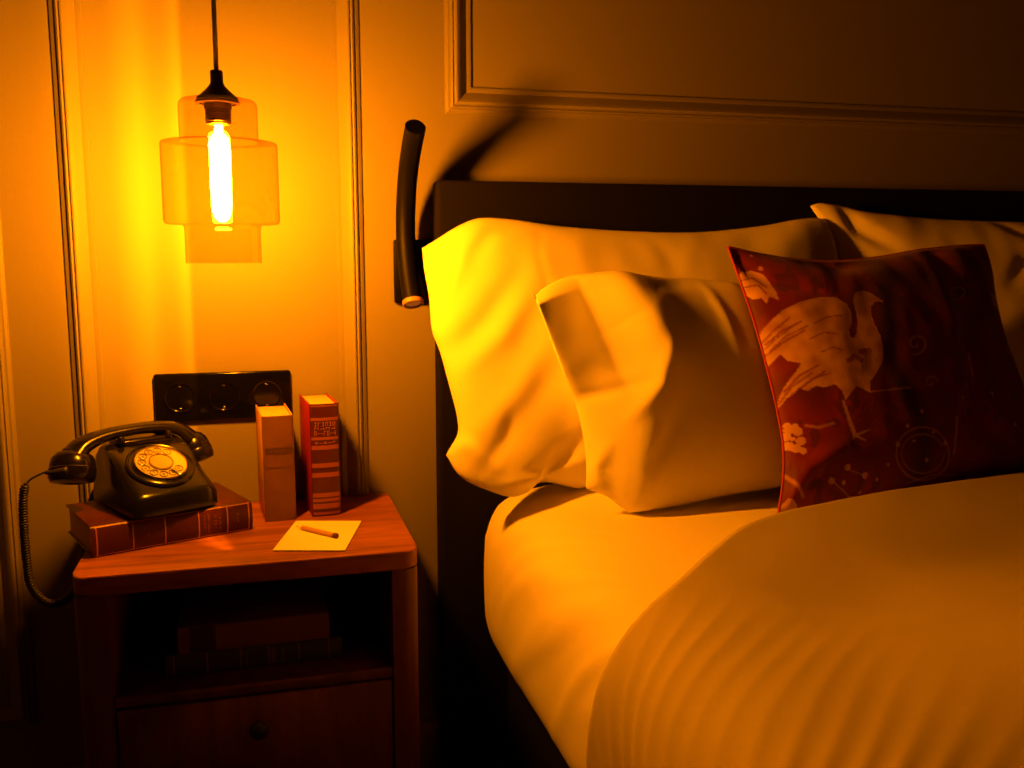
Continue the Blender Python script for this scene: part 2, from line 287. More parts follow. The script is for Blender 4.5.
  'feath': [[[[-0.0135, 0.2562],[0.0087, 0.2745],[0.0415, 0.2867]], 0.001],[[[-0.0219, 0.2581],[-0.0032, 0.2745],[0.0257, 0.292]], 0.0009],[[[-0.0116, 0.1707],[0.0047, 0.1933],[0.0349, 0.2107]], 0.0011],[[[0.0125, 0.1878],[0.0367, 0.2022],[0.0615, 0.2067]], 0.001],[[[0.053, 0.2895],[0.0783, 0.2992],[0.1015, 0.2997]], 0.001],[[[0.0407, 0.2649],[0.0666, 0.2737],[0.0876, 0.2688]], 0.001],[[[0.0549, 0.2422],[0.0743, 0.2478],[0.0876, 0.2413]], 0.0009],[[[-0.017, 0.2678],[0.0044, 0.2839],[0.0333, 0.2949]], 0.0014],[[[-0.0198, 0.2491],[0.0041, 0.266],[0.0362, 0.2799]], 0.0014],[[[-0.0038, 0.1884],[0.0156, 0.2084],[0.0471, 0.2218]], 0.0014],[[[0.0031, 0.1801],[0.0273, 0.1965],[0.0552, 0.2107]], 0.0014],[[[-0.0231, 0.269],[-0.007, 0.2861],[0.0187, 0.3039]], 0.0012],[[[-0.0329, 0.3657],[-0.0152, 0.3655],[-0.0076, 0.349]], 0.0013],[[[-0.0364, 0.3779],[-0.0183, 0.3792],[-0.0032, 0.3601]], 0.0011],[[[0.0946, 0.2239],[0.108, 0.2316],[0.1174, 0.2227]], 0.0035],[[[0.1195, 0.2368],[0.134, 0.2376]], 0.0043]],
 },
}

# ------------------------------------------------------------------ room shell
def wallbox(name, m, *a, **k):
    bm = bmesh.new(); box(bm, *a); return tag(obj(name, bm, m, smooth=False), kind='structure')
XL, XR, YF, ZC = -1.25, 3.3, -3.2, 2.75
wallbox('wall_back', M_wall, XL - .1, XR + .1, 0, .1, 0, ZC)
wallbox('wall_left', M_dark_wall, XL - .1, XL, YF - .1, 0, 0, ZC)
wallbox('wall_right', M_dark_wall, XR, XR + .1, YF - .1, 0, 0, ZC)
wallbox('wall_front', M_dark_wall, XL, XR, YF - .1, YF, 0, ZC)
wallbox('floor', M_floor, XL - .1, XR + .1, YF - .1, .1, -.1, 0)
wallbox('ceiling', M_ceil, XL - .1, XR + .1, YF - .1, .1, ZC, ZC + .1)
bm = bmesh.new(); box(bm, XL, XR, -.018, 0, 0, .12, .004); tag(obj('baseboard_back', bm, M_wall, auto=40), kind='structure')

# picture-rail style panel mouldings: stepped ogee profile swept round a rectangle with mitred corners
PROF = [(0, 0), (.0, .005), (.006, .0065), (.009, .006), (.0115, .0095), (.018, .0145), (.023, .0205), (.0265, .0225), (.029, .0215), (.0315, .0165), (.034, .0190), (.0365, .0165), (.038, .010), (.041, .0095), (.043, .0075), (.046, .005), (.046, 0)]
PROF = [(d, h * .72) for d, h in PROF]
def moulding(n, x0, x1, z0, z1):
    """outer rectangle; the gentle side faces the inside of the panel"""
    bm = bmesh.new(); rings = []
    for (sx, sz) in ((0, 0), (1, 0), (1, 1), (0, 1)):
        ring = []
        for d, h in PROF:
            e = .046 - d           # distance inward from the outer edge
            x = (x0 + e) if sx == 0 else (x1 - e); z = (z0 + e) if sz == 0 else (z1 - e)
            ring.append(bm.verts.new((x, -h, z)))
        rings.append(ring)
    for i in range(4):
        a, b = rings[i], rings[(i + 1) % 4]
        for k in range(len(PROF) - 1): bm.faces.new((a[k], b[k], b[k + 1], a[k + 1]))
    return tag(obj('trim_%d' % n, bm, M_wall, smooth=True, auto=25), kind='structure')
moulding(1, -.296, .182, .20, 2.45)        # tall panel behind the pendant lamp
moulding(2, .329, 2.90, 1.235, 2.45)       # wide panel above the headboard
moulding(3, -1.05, -.386, .20, 2.45)       # panel at the far left

# ------------------------------------------------------------------ pendant lamp
LX, LY = -.0450, -.315
pend = empty('pendant_lamp', (LX, LY, 0))
tag(pend, 'amber glass pendant lamp in three stacked tiers, lit, hanging over the nightstand', 'lamp')
bm = bmesh.new(); tube(bm, [(0, 0, 1.24), (0.001, 0, 1.6), (0, 0, ZC - .02)], .0032, 10)
obj('cord', bm, M_soft_black, pend)
bm = bmesh.new(); lathe(bm, [(0, ZC - .03), (.03, ZC - .03), (.05, ZC - .012), (.052, ZC + .0415), (0, ZC + .0415)], 32)
obj('ceiling_rose', bm, M_soft_black, pend, auto=40)
bm = bmesh.new()
lathe(bm, [(0, 1.247), (.0075, 1.247), (.0085, 1.245), (.0085, 1.231), (.0095, 1.229), (.0105, 1.227), (.016, 1.221), (.0255, 1.2125), (.0275, 1.2105), (.0275, 1.2085), (0, 1.2085)], 40)
cap = obj('cap', bm, M_soft_black, pend, auto=35)
bm = bmesh.new()
pr = [(0, 1.2085), (.022, 1.2085), (.022, 1.204), (.0185, 1.203)]
z = 1.203
pr += [(.0185, 1.196), (.0165, 1.195)]
for k in range(5):
    z = 1.195 - k * .0034
    pr += [(.0165, z), (.0175, z - .0008), (.0175, z - .0022), (.0163, z - .003)]
pr += [(.0163, 1.176), (.0135, 1.175), (0, 1.175)]
lathe(bm, pr, 40); lathe(bm, [(.024, 1.2065), (.030, 1.2060), (.030, 1.2035), (.024, 1.203)], 40)
obj('bulb_socket', bm, M_brass, pend, auto=35)
# glass shade: open neck, small tier, wide tier, small open tier
bm = bmesh.new()
o1 = [(.0265, 1.2095), (.040, 1.2092), (.0475, 1.2075), (.0512, 1.2035), (.0520, 1.198), (.0520, 1.1545), (.0530, 1.1525)]
o2 = [(.0725, 1.1522), (.0762, 1.1512), (.0775, 1.1480), (.0775, 1.0465), (.0760, 1.0425), (.0725, 1.0410), (.0540, 1.0405)]
o3 = [(.0515, 1.0385), (.0508, 1.0340), (.0508, .9880)]
lathe(bm, o1 + o2 + o3, 96)
obj('glass_shade', bm, M_glass, pend, auto=50)
# bulb: tubular with a stem
bm = bmesh.new()
lathe(bm, [(0, 1.176), (.0055, 1.176), (.0052, 1.170), (.0062, 1.165), (.0100, 1.161), (.0132, 1.156), (.0142, 1.150), (.0140, 1.070), (.0128, 1.058), (.0095, 1.049), (.004, 1.0445), (0, 1.044)], 24)
obj('tube_bulb', bm, M_bulb, pend)
pend.location.x += .004; pend.location.z = .014; pend.scale = (.98, .98, .98)
# added point light: its ramp paints the glass shade's caustic streaks on the wall
ld = bpy.data.lights.new('caustic_streaks', 'POINT'); ld.shadow_soft_size = .004; ld.energy = 42.0; ld.color = LAMP
ld.use_nodes = True
N = ld.node_tree.nodes; Lk = ld.node_tree.links; em = N['Emission']
tc = N.new('ShaderNodeTexCoord'); sp = N.new('ShaderNodeSeparateXYZ'); Lk.new(tc.outputs['Normal'], sp.inputs[0])
dv = N.new('ShaderNodeMath'); dv.operation = 'DIVIDE'; Lk.new(sp.outputs['X'], dv.inputs[0])
mxn = N.new('ShaderNodeMath'); mxn.operation = 'MAXIMUM'; mxn.inputs[1].default_value = .02; Lk.new(sp.outputs['Y'], mxn.inputs[0]); Lk.new(mxn.outputs[0], dv.inputs[1])
mr = N.new('ShaderNodeMapRange'); mr.inputs['From Min'].default_value = -1.2; mr.inputs['From Max'].default_value = 0.0; Lk.new(dv.outputs[0], mr.inputs['Value'])
cr = N.new('ShaderNodeValToRGB'); e = cr.color_ramp.elements
stops = [(0, 0), (.22, .0), (.36, .28), (.44, .50), (.50, .42), (.58, .85), (.63, 1.0), (.70, .45), (.75, .42), (.795, .8), (.815, .75), (.825, .05), (1, 0)]
e[0].position = 0; e[0].color = (0, 0, 0, 1); e[1].position = 1; e[1].color = (0, 0, 0, 1)
for p, v in stops[1:-1]:
    q = e.new(p); q.color = (v, v, v, 1)
Lk.new(mr.outputs[0], cr.inputs['Fac'])
gt = N.new('ShaderNodeMath'); gt.operation = 'GREATER_THAN'; gt.inputs[1].default_value = .05; Lk.new(sp.outputs['Y'], gt.inputs[0])
mg = N.new('ShaderNodeMath'); mg.operation = 'MULTIPLY'; Lk.new(gt.outputs[0], mg.inputs[0]); Lk.new(cr.outputs['Color'], mg.inputs[1]); Lk.new(mg.outputs[0], em.inputs['Strength'])
lo = bpy.data.objects.new('streak_light', ld); lo.location = (LX, LY, 1.10); lo.location.x += 0; COL.objects.link(lo)
lo.parent = pend; lo.location = (0, 0.0155, 1.10)

# ------------------------------------------------------------------ wall socket
sock = empty('wall_socket', (-.060, -.0, .7535))
tag(sock, 'glossy black triple wall socket panel above the telephone', 'socket')
bm = bmesh.new()
prism(bm, rrect(-.112, .112, -.041, .041, (.005,) * 4, 4), 0, .009, .003, M=RX(90))
obj('frame', bm, M_black, sock, auto=40)
for i, sx in enumerate((-.071, 0, .071)):
    bm = bmesh.new(); Mx = T(sx, -.009, 0) @ RX(90)
    lathe(bm, [(.0265, 0), (.0265, .0012), (.0245, .0018), (.0225, .001), (.0215, -.0), (.0205, -.0075), (0, -.0075)], 40, M=Mx)
    t = bmesh.new(); box(t, -.003, .003, -.020, -.0165, -.0075, -.0005, .0008); merge(bm, t, Mx)
    t = bmesh.new(); box(t, -.003, .003, .0165, .020, -.0075, -.0005, .0008); merge(bm, t, Mx)
    cup = obj('socket_cup', bm, M_black, sock, auto=40)
    for s in (-1, 1):
        bm = bmesh.new(); box(bm, -.002, .002, s * .0185 - .0012, s * .0185 + .0012, -.006, .0008, .0005, M=Mx)
        obj('earth_contact', bm, M_chrome, cup)
    if i < 2:
        for s in (-1, 1):
            bm = bmesh.new(); lathe(bm, [(.0028, -.0074), (.0028, -.0066), (.0016, -.0066)], 14, M=Mx @ T(s * .0095, 0, 0))
            obj('pin_hole', bm, M_brass, cup)

# ------------------------------------------------------------------ reading light
rl = empty('reading_light', (.252, 0, .97))
tag(rl, 'slim black tubular reading light on the wall between nightstand and headboard', 'wall light')
bm = bmesh.new(); box(bm, -.018, .052, -.012, 0, -.063, .048, .003)
obj('wall_plate', bm, M_sconce, rl, auto=40)
bm = bmesh.new(); tube(bm, [(0.002, -.008, 0.01), (0, -.05, .01)], .008, 16)
obj('bracket', bm, M_sconce, rl, auto=40)
path = catmull([(.002, -.088, -.057), (-.001, -.066, -.01), (-.003, -.052, .05), (-.003, -.060, .11), (-.002, -.092, .17), (.000, -.150, .223)], 28)
bm = bmesh.new(); n = len(path)
tube(bm, path, [.0164 + .0002 * (i / (n - 1)) for i in range(n)], 28)
obj('tube', bm, M_sconce, rl, auto=50)
d0 = (path[0] - path[1]).normalized(); q = Vector((0, 0, 1)).rotation_difference(d0).to_matrix().to_4x4()
bm = bmesh.new(); lathe(bm, [(.0158, -.004), (.0178, -.003), (.0182, .004), (.0172, .005), (.0140, .0045), (.0138, -.002)], 32, M=Matrix.Translation(path[0]) @ q)
obj('end_ring', bm, mat('pale_ring', (.40, .22, .12), .45), rl, auto=40)
bm = bmesh.new(); lathe(bm, [(.0139, .002), (.008, .004), (0, .0045)], 32, M=Matrix.Translation(path[0]) @ q)
obj('lens', bm, M_lens, rl)

# ------------------------------------------------------------------ nightstand
NX0, NX1, NYF, NZ = -.255, .216, -.348, .565
ns = empty('nightstand', ((NX0 + NX1) / 2, -.175, 0))
tag(ns, 'reddish walnut nightstand with open niche and drawer, under the pendant lamp', 'nightstand')
def nb(name, m, *a, bev=.002, par=ns, auto=40):
    bm = bmesh.new(); box(bm, *a, bev); return obj(name, bm, m, par, world=True, auto=auto)
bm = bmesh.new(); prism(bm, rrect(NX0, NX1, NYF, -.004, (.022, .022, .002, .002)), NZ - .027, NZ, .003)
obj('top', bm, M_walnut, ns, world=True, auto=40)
for sgn in (0, 1):
    x0, x1 = (NX0, NX0 + .045) if sgn == 0 else (NX1 - .040, NX1)
    bm = bmesh.new(); r = (.022, 0, 0, .002) if sgn == 0 else (0, .022, .002, 0)
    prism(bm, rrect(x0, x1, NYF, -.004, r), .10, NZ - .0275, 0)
    obj('side_panel', bm, M_walnut_shade, ns, world=True, auto=40)
    for yy in (-.31, -.04):
        xx = x0 + .0225
        bm = bmesh.new(); lathe(bm, [(0, .101), (.016, .101), (.011, 0), (0, 0)], 20, M=T(xx, yy, 0))
        obj('leg', bm, M_walnut_shade, ns, world=True, auto=40)
nb('shelf', M_walnut_shade, NX0 + .0452, NX1 - .0402, NYF + .004, -.012, .372, .388)
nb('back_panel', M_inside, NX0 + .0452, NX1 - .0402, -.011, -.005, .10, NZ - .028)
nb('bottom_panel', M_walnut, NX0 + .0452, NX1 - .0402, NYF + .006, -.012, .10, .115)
dr = nb('drawer', M_walnut_shade, NX0 + .0475, NX1 - .0425, NYF + .003, NYF + .021, .119, .3685, bev=.0015)
bm = bmesh.new(); lathe(bm, [(0, .018), (.010, .017), (.0135, .012), (.0125, .006), (.006, .003), (.006, -.001), (0, -.001)], 28, M=T(-.019, NYF + .003, .32) @ RX(90))
obj('knob', bm, M_soft_black, dr, world=True)

# ------------------------------------------------------------------ books
def book(name, label, group, loc, rot, L_, W_, H_, spine_m, cover_m, hollow=.0035, cat='book'):
    """local frame: spine faces -y, length along x, thickness along z, depth W_ along +y"""
    root = empty(name, loc); root.rotation_euler = rot
    tag(root, label, cat, group)
    t = .0026
    for k, z0 in ((0, 0), (1, H_ - t)):
        bm = bmesh.new(); box(bm, 0, L_, .003, W_, z0, z0 + t, .0009)
        obj('cover', bm, cover_m, root, auto=40)
    # rounded spine
    bm = bmesh.new(); ring_a = []; ring_b = []
    n = 14; rad = H_ / 2
    for k in range(n + 1):
        a = -pi / 2 + pi * k / n
        yy = -.0055 * cos(a) + .004; zz = rad + rad * sin(a)
        ring_a.append(bm.verts.new((0, yy, zz))); ring_b.append(bm.verts.new((L_, yy, zz)))
    inner_a = []; inner_b = []
    for k in range(n + 1):
        a = -pi / 2 + pi * k / n
        yy = -.0055 * cos(a) + .0062; zz = rad + (rad - .002) * sin(a)
        inner_a.append(bm.verts.new((0, yy, zz))); inner_b.append(bm.verts.new((L_, yy, zz)))
    for k in range(n):
        bm.faces.new((ring_a[k], ring_b[k], ring_b[k + 1], ring_a[k + 1])); bm.faces.new((inner_a[k], inner_a[k + 1], inner_b[k + 1], inner_b[k]))
        bm.faces.new((ring_a[k], ring_a[k + 1], inner_a[k + 1], inner_a[k])); bm.faces.new((ring_b[k], inner_b[k], inner_b[k + 1], ring_b[k + 1]))
    obj('spine', bm, spine_m, root, auto=50)
    bm = bmesh.new(); e = .0035
    box(bm, e, L_ - e, .006, W_ - .004, t, H_ - t, .0004)
    obj('page_block', bm, M_page, root, auto=40)
    return root
def spine_y(z, H): 
    s = (z - H / 2) / (H / 2); s = max(-1, min(1, s)); return -.0055 * sqrt(1 - s * s) + .004
def band(bm, H, x0, x1, z0=None, z1=None, lift=.0005):
    """gilt band lying on the curved spine"""
    z0 = .0 if z0 is None else z0; z1 = H if z1 is None else z1
    n = 12; A = []
    for k in range(n + 1):
        z = z0 + (z1 - z0) * k / n; y = spine_y(z, H) - lift
        A.append((bm.verts.new((x0, y, z)), bm.verts.new((x1, y, z))))
    for k in range(n): bm.faces.new((A[k][0], A[k][1], A[k + 1][1], A[k + 1][0]))
def glyphs(bm, H, x0, x1, z0, z1, n, seed, lw=.0007, vertical=False):
    """little worn strokes of lettering"""
    rr = random.Random(seed)
    for k in range(n):
        if vertical:
            za = z0 + (z1 - z0) * (k + .15) / n; zb = z0 + (z1 - z0) * (k + .85) / n; xa, xb = x0, x1
        else:
            xa = x0 + (x1 - x0) * (k + .15) / n; xb = x0 + (x1 - x0) * (k + .8) / n; za, zb = z0, z1
        c = rr.choice('EILTHO')
        hh = [(za, za + lw), (zb - lw, zb)] if c in 'EO' else ([(zb - lw, zb)] if c == 'T' else ([(za, za + lw)] if c == 'L' else ([((za + zb) / 2, (za + zb) / 2 + lw)] if c == 'H' else [])))
        for a, b in hh: band(bm, H, xa, xb, a, b)
        vv = {'E': [xa], 'I': [(xa + xb) / 2], 'L': [xa], 'T': [(xa + xb) / 2], 'H': [xa, xb - lw], 'O': [xa, xb - lw]}[c]
        for x in vv: band(bm, H, x, x + lw, za, zb)

def bands(name, H, L, m, par, z0=None, z1=None):
    for a, b in L:
        bm = bmesh.new(); band(bm, H, a, b, z0, z1); obj(name, bm, m, par)
def lettering(name, H, rows, m, par):
    for r in rows:
        bm = bmesh.new(); glyphs(bm, H, *r); obj(name, bm, m, par)
# big burgundy book under the telephone
H1 = .045
b1 = book('book', 'large burgundy leather book with gilt spine bands lying flat under the telephone', None, (-.239, -.266, NZ + .0005), (0, 0, radians(21.8)), .237, .155, H1, M_burg, M_burg)
bands('gilt_band', H1, [(x, x + .0018) for x in (.006, .056, .102, .152, .196, .230)], M_gilt, b1)
for z in (.0015, H1 - .0025): bands('gilt_border', H1, [(.004, .233)], M_gilt, b1, z, z + .0012)
lettering('spine_lettering', H1, [(.160, .163, .010, .036, 6, 1, .0006, True), (.1665, .1695, .007, .038, 8, 2, .0006, True), (.176, .1805, .012, .036, 5, 3, .0008, True),
 (.184, .1865, .010, .030, 5, 5, .0006, True), (.212, .2145, .016, .033, 4, 6, .0006, True), (.076, .081, .018, .023, 1, 9)], M_giltdull, b1)

# upright books: local x (length) points up
def upright(name, label, x, y, yaw, H_, D_, W_, sm, cm):
    """x,y : front left bottom corner of the spine"""
    R = Matrix.Rotation(radians(yaw), 4, 'Z') @ Matrix(((0, 0, 1, 0), (0, 1, 0, 0), (-1, 0, 0, 0), (0, 0, 0, 1)))
    # local x -> -z ; so shift by H so the book stands on its tail
    return book(name, label, 'upright books on the nightstand', (x, y, NZ + .0005 + H_), R.to_euler(), H_, D_, W_, sm, cm)
HA, WA = .172, .050
bA = upright('book', 'shorter upright book in faded tan cloth with dark title label', .000, -.141, 4, HA, .128, WA, M_tan_shade, M_tanside)
bm = bmesh.new(); band(bm, WA, .052, .062, .004, WA - .003); obj('title_label', bm, mat('dark_label', (.07, .028, .014), .6), bA)
bands('tooled_line', WA, [(.083, .0842), (.0675, .068), (.0505, .0510)], mat('dark_line', (.12, .04, .018), .6), bA, .004, WA - .003)
bm = bmesh.new(); glyphs(bm, WA, .0545, .0595, .008, WA - .008, 7, 12, .0007, True); 
obj('title_lettering', bm, M_tan_shade, bA)
bm = bmesh.new(); glyphs(bm, WA, .072, .0745, .014, WA - .014, 6, 22, .0006, True)
obj('small_lettering', bm, mat('faint_ink', (.16, .055, .024), .7), bA)
HB, WB = .187, .048
bB = upright('book', 'taller upright red book with gilt banded spine beside the tan one', .0755, -.131, 5, HB, .122, WB, M_burg, M_redcover)
bands('gilt_band', WB, [(.0020, .0045), (.0225, .0275), (.0545, .0595), (.0685, .0755), (.098, .1055), (.114, .1215), (.148, .155), (.1575, .1625), (.166, .1745), (.180, .1845)], M_giltdull, bB, .002, WB - .002)
lettering('spine_lettering', WB, [(a, b, .006, WB - .006, n_, 30 + k, .0009, True) for k, (a, b, n_) in enumerate(((.0300, .0365, 6), (.0385, .0425, 4), (.0445, .0520, 7), (.0625, .0655, 5)))], M_gilt, bB)

# two books stacked in the niche
bG = book('book', 'dark green leather book lying in the niche, lower of the two stacked', 'books stacked in the niche', (-.147, -.300, .3885), (0, 0, radians(1)), .252, .19, .034, M_greenb, M_greenb)
bands('gilt_band', .034, [(x, x + .0015) for x in (.012, .058, .105, .145, .188, .232)], M_giltdull, bG)
lettering('spine_lettering', .034, [(.112, .116, .006, .028, 5, 41, .0007, True), (.150, .155, .006, .028, 4, 42, .0007, True), (.164, .168, .006, .028, 5, 43, .0007, True)], M_giltdull, bG)
bT = book('book', 'brown clothbound book lying in the niche on top of the green one', 'books stacked in the niche', (-.127, -.304, .4232), (0, 0, radians(1.5)), .214, .16, .040, M_brownb, M_brownb)
bm = bmesh.new(); band(bm, .04, .016, .052, .001, .039); obj('title_label', bm, mat('black_label', (.03, .012, .008), .6), bT)

# ------------------------------------------------------------------ note paper and pencil
nr = empty('note_paper', (.0095, -.302, NZ)); nr.rotation_euler = (0, 0, radians(-15))
bm = bmesh.new()
for k in range(6):
    box(bm, .0004 * k * ((-1) ** k) * .3, .105, 0, .152, .0004 + k * .00035, .0006 + k * .00035)
me_pad = obj('note_pad', bm, M_paper, None, smooth=False)
COL.objects.unlink(me_pad); bpy.data.objects.remove(nr)
COL.objects.link(me_pad); me_pad.location = (.0095, -.300, NZ); me_pad.rotation_euler = (0, 0, radians(-15))
tag(me_pad, 'small cream sheet of note paper on the nightstand in front of the books', 'note paper')
pc = empty('pencil', (.078, -.235, NZ + .0063)); pc.rotation_euler = (0, 0, radians(-50))
tag(pc, 'short wooden pencil stub lying on the note paper', 'pencil')
bm = bmesh.new(); M90 = RY(90)
t = bmesh.new(); lathe(t, [(0, -.034), (.0038, -.034), (.0038, .038), (0, .038)], 6); merge(bm, t, M90)
obj('shaft', bm, M_pencil, pc, smooth=False)
bm = bmesh.new(); t = bmesh.new(); lathe(t, [(.0037, -.0341), (.0009, -.045)], 12); merge(bm, t, M90); obj('sharpened_cone', bm, M_paper, pc)
bm = bmesh.new(); t = bmesh.new(); lathe(t, [(.001, -.0449), (0, -.0485)], 10); merge(bm, t, M90); obj('lead', bm, M_graph, pc)
bm = bmesh.new(); t = bmesh.new(); lathe(t, [(.0040, .0345), (.0040, .041), (.0015, .0415), (0, .0415)], 12); merge(bm, t, M90); obj('end_cap', bm, mat('dark_red_end', (.12, .02, .01), .5), pc)

# ------------------------------------------------------------------ telephone
PZ = NZ + .0005 + H1 + .0005
ph = empty('rotary_telephone', (-.181, -.257, PZ), radians(28.4))
tag(ph, 'vintage black rotary dial telephone with cream dial on the burgundy book', 'telephone')
W, D = .130, .167
side = [(.000, .004), (.0015, .030), (.010, .037), (.045, .0565), (.085, .0785), (.108, .0930), (.120, .0970), (.140, .0955), (.156, .080), (.163, .05), (.167, .004)]
bm = bmesh.new(); secs = []
nx = 14
def body_co(ix, y, z):
    u = -1 + 2 * ix / nx
    taper = 1 - .07 * max(0, z - .03) / .07
    edge = 1 - abs(u) ** 8
    return Vector((W / 2 + u * W / 2 * taper, y + .006 * (1 - edge) * (1 if y < .08 else -1), z - .006 * (1 - edge) * (z > .02)))
for ix in range(nx + 1): secs.append([bm.verts.new(body_co(ix, y, z)) for y, z in side])
for a, b in zip(secs, secs[1:]):
    for k in range(len(side) - 1): bm.faces.new((a[k], b[k], b[k + 1], a[k + 1]))
    bm.faces.new((a[-1], b[-1], b[0], a[0]))
bm.faces.new(secs[0]); bm.faces.new(secs[-1][::-1])
es = [e_ for e_ in bm.edges if len(e_.link_faces) == 2 and e_.calc_face_angle(0) > radians(48)]
bmesh.ops.bevel(bm, geom=es, offset=.0045, segments=3, profile=.5, affect='EDGES')
body = obj('body', bm, M_phone, ph, auto=60)
# feet under the body
for fx, fy in ((.016, .018), (W - .016, .018), (.016, D - .018), (W - .016, D - .018)):
    bm = bmesh.new(); lathe(bm, [(0, 0), (.007, 0), (.007, .006), (0, .006)], 14, M=T(fx, fy, 0))
    obj('foot', bm, M_soft_black, ph, auto=40)
# dial on the sloping face
sl = math.degrees(atan2(.0915 - .037, .108 - .010))
DM = T(W / 2, .057, .0640) @ RX(sl) @ Matrix.Scale(1.06, 4)
bm = bmesh.new(); lathe(bm, [(.0475, -.003), (.0475, .0015), (.0455, .003), (.0435, .0022), (.0425, .0012), (.0400, .0012), (.0370, .0035), (.0355, .0042), (0, .0042)], 64, M=DM)
dial = obj('dial', bm, M_phone, ph, auto=40)
bm = bmesh.new(); lathe(bm, [(.0362, .0042), (.0362, .0056), (.0352, .0060), (0, .0060)], 64, M=DM)
obj('number_plate', bm, M_cream, dial, auto=40)
# finger wheel: ring with ten holes, cut as a clear-edged cream plate
M_rim = mat('smoked_rim', (.20, .12, .04), .25, coat=.5)
for k in range(10):
    a = radians(62 - 30 * k - (0)) + radians(0)
    a = radians(50) + radians(29.5) * k
    Mh = DM @ T(.0264 * cos(a), .0264 * sin(a), .0062)
    hb = bmesh.new(); lathe(hb, [(.0052, 0), (.0060, 0), (.0060, .0014), (.0055, .0016), (.0052, .0014), (.0052, 0)], 20, M=Mh)
    obj('finger_hole', hb, M_rim, dial, auto=40)
bm = bmesh.new(); lathe(bm, [(.0152, .006), (.0172, .006), (.0172, .0085), (.0158, .0092), (.0152, .0085)], 48, M=DM)
lathe(bm, [(.0350, .006), (.0360, .006), (.0360, .0074), (.0350, .0074)], 64, M=DM)
obj('wheel_rim', bm, mat('smoked_ring', (.22, .13, .04), .22, coat=.5), dial, auto=40)
bm = bmesh.new(); lathe(bm, [(.0152, .0078), (.010, .0082), (0, .0083)], 40, M=DM)
obj('centre_label', bm, mat('yellow_label', (.42, .32, .12), .35, coat=.4), dial)
def text(s, size, Mx, m, parent, name):
    c = bpy.data.curves.new(name, 'FONT'); c.body = s; c.size = size; c.align_x = 'CENTER'; c.align_y = 'CENTER'; c.extrude = .0001
    o = bpy.data.objects.new(name, c); COL.objects.link(o)
    dg = bpy.context.evaluated_depsgraph_get(); dg.update()
    me = bpy.data.meshes.new_from_object(o.evaluated_get(dg)); bpy.data.objects.remove(o)
    t = bmesh.new(); t.from_mesh(me); bpy.data.meshes.remove(me)
    bmesh.ops.transform(t, matrix=Mx, verts=t.verts[:])
    return t
bm = bmesh.new()
for k in range(10):
    a = radians(50) + radians(29.5) * k
    bm = bmesh.new(); merge(bm, text(str((k + 1) % 10), .0075, DM @ T(.0264 * cos(a), .0264 * sin(a), .0064), M_ink, dial, 'digit'))
    obj('digit', bm, M_ink, dial, smooth=False)
bm = bmesh.new(); box(bm, .020, .0375, -.0035, -.0005, .0085, .0095, .0004, M=DM @ RZ(-62)); box(bm, .0355, .038, -.0035, -.0005, .002, .0095, .0004, M=DM @ RZ(-62))
obj('finger_stop', bm, M_chrome, dial, auto=40)
# cradle with four horns
bm = bmesh.new()
box(bm, .022, .108, .104, .146, .088, .1000, .004, 3)
for sx in (.027, .101):
    for sy in (.106, .144):
        t = bmesh.new(); lathe(t, [(0, 0), (.0065, 0), (.0055, .006), (.0035, .0095), (0, .0105)], 14)
        merge(bm, t, T(sx, sy, .0975))
cr_ = obj('cradle', bm, M_phone, ph, auto=40)
# handset
hs_root_path = catmull([(-.040, .117, .086), (-.024, .121, .099), (.010, .124, .109), (.060, .124, .113), (.102, .124, .110), (.126, .123, .101), (.140, .119, .087)], 40)
bm = bmesh.new(); n = len(hs_root_path); rr = []
for i in range(n):
    s = abs(2 * i / (n - 1) - 1); rr.append(.0108 + .0085 * s ** 2.2)
tube(bm, hs_root_path, rr, 20, flat=(.82, 1.18))
def cup(cx, cz, tilt, big):
    Mx = T(cx, .121, cz) @ RY(tilt) @ RX(-18)
    r = .0262 * big
    lathe(bm, [(0, .016), (.010, .0155), (.019 * big, .010), (.0245 * big, .002), (r, -.008), (r, -.013)], 40, M=Mx)
    c = bmesh.new(); lathe(c, [(r, -.0125), (r * 1.04, -.014), (r * 1.04, -.026), (r * .94, -.033), (r * .6, -.035), (r * .5, -.0335), (0, -.0335)], 40, M=Mx)
    return c
c1 = cup(-.040, .079, 12, 1.22); c2 = cup(.145, .080, -12, 1.0)
hs = obj('handset', bm, M_phone, ph, auto=60)
obj('mouthpiece', c1, M_phone, hs, auto=40); obj('earpiece', c2, M_phone, hs, auto=40)
# cord: straight tail from the mouthpiece, then a coil looping down beside the nightstand and up behind it
def W2(p): return Vector(p)
bm = bmesh.new()
tube(bm, catmull([(-.272, -.222, .686), (-.292, -.222, .684), (-.302, -.222, .684)], 6), [.0052, .005, .0046, .0040, .0034, .003, .0026], 12)
tube(bm, catmull([(-.299, -.222, .686), (-.311, -.222, .681), (-.322, -.222, .675), (-.328, -.222, .668)], 10), .0014, 8)
axis = catmull([(-.327, -.222, .670), (-.332, -.222, .655), (-.3345, -.222, .620), (-.3350, -.220, .560), (-.3320, -.216, .515), (-.315, -.205, .485), (-.295, -.180, .478), (-.280, -.140, .500), (-.272, -.100, .550), (-.268, -.070, .600), (-.250, -.060, .628), (-.225, -.070, .634)], 900)
hel = []
turns = 118
for i, p in enumerate(axis):
    tdir = (axis[min(i + 1, 900)] - axis[max(i - 1, 0)]).normalized()
    A = tdir.cross(Vector((0, 1, .1))).normalized(); B = tdir.cross(A)
    a = 2 * pi * turns * i / 900; r = .0048 * min(1, i / 15 + .2)
    hel.append(p + A * cos(a) * r + B * sin(a) * r)
tube(bm, hel, .0019, 6)
tube(bm, axis[::12], .0030, 8)
obj('coiled_cord', bm, M_soft_black, ph, world=True)

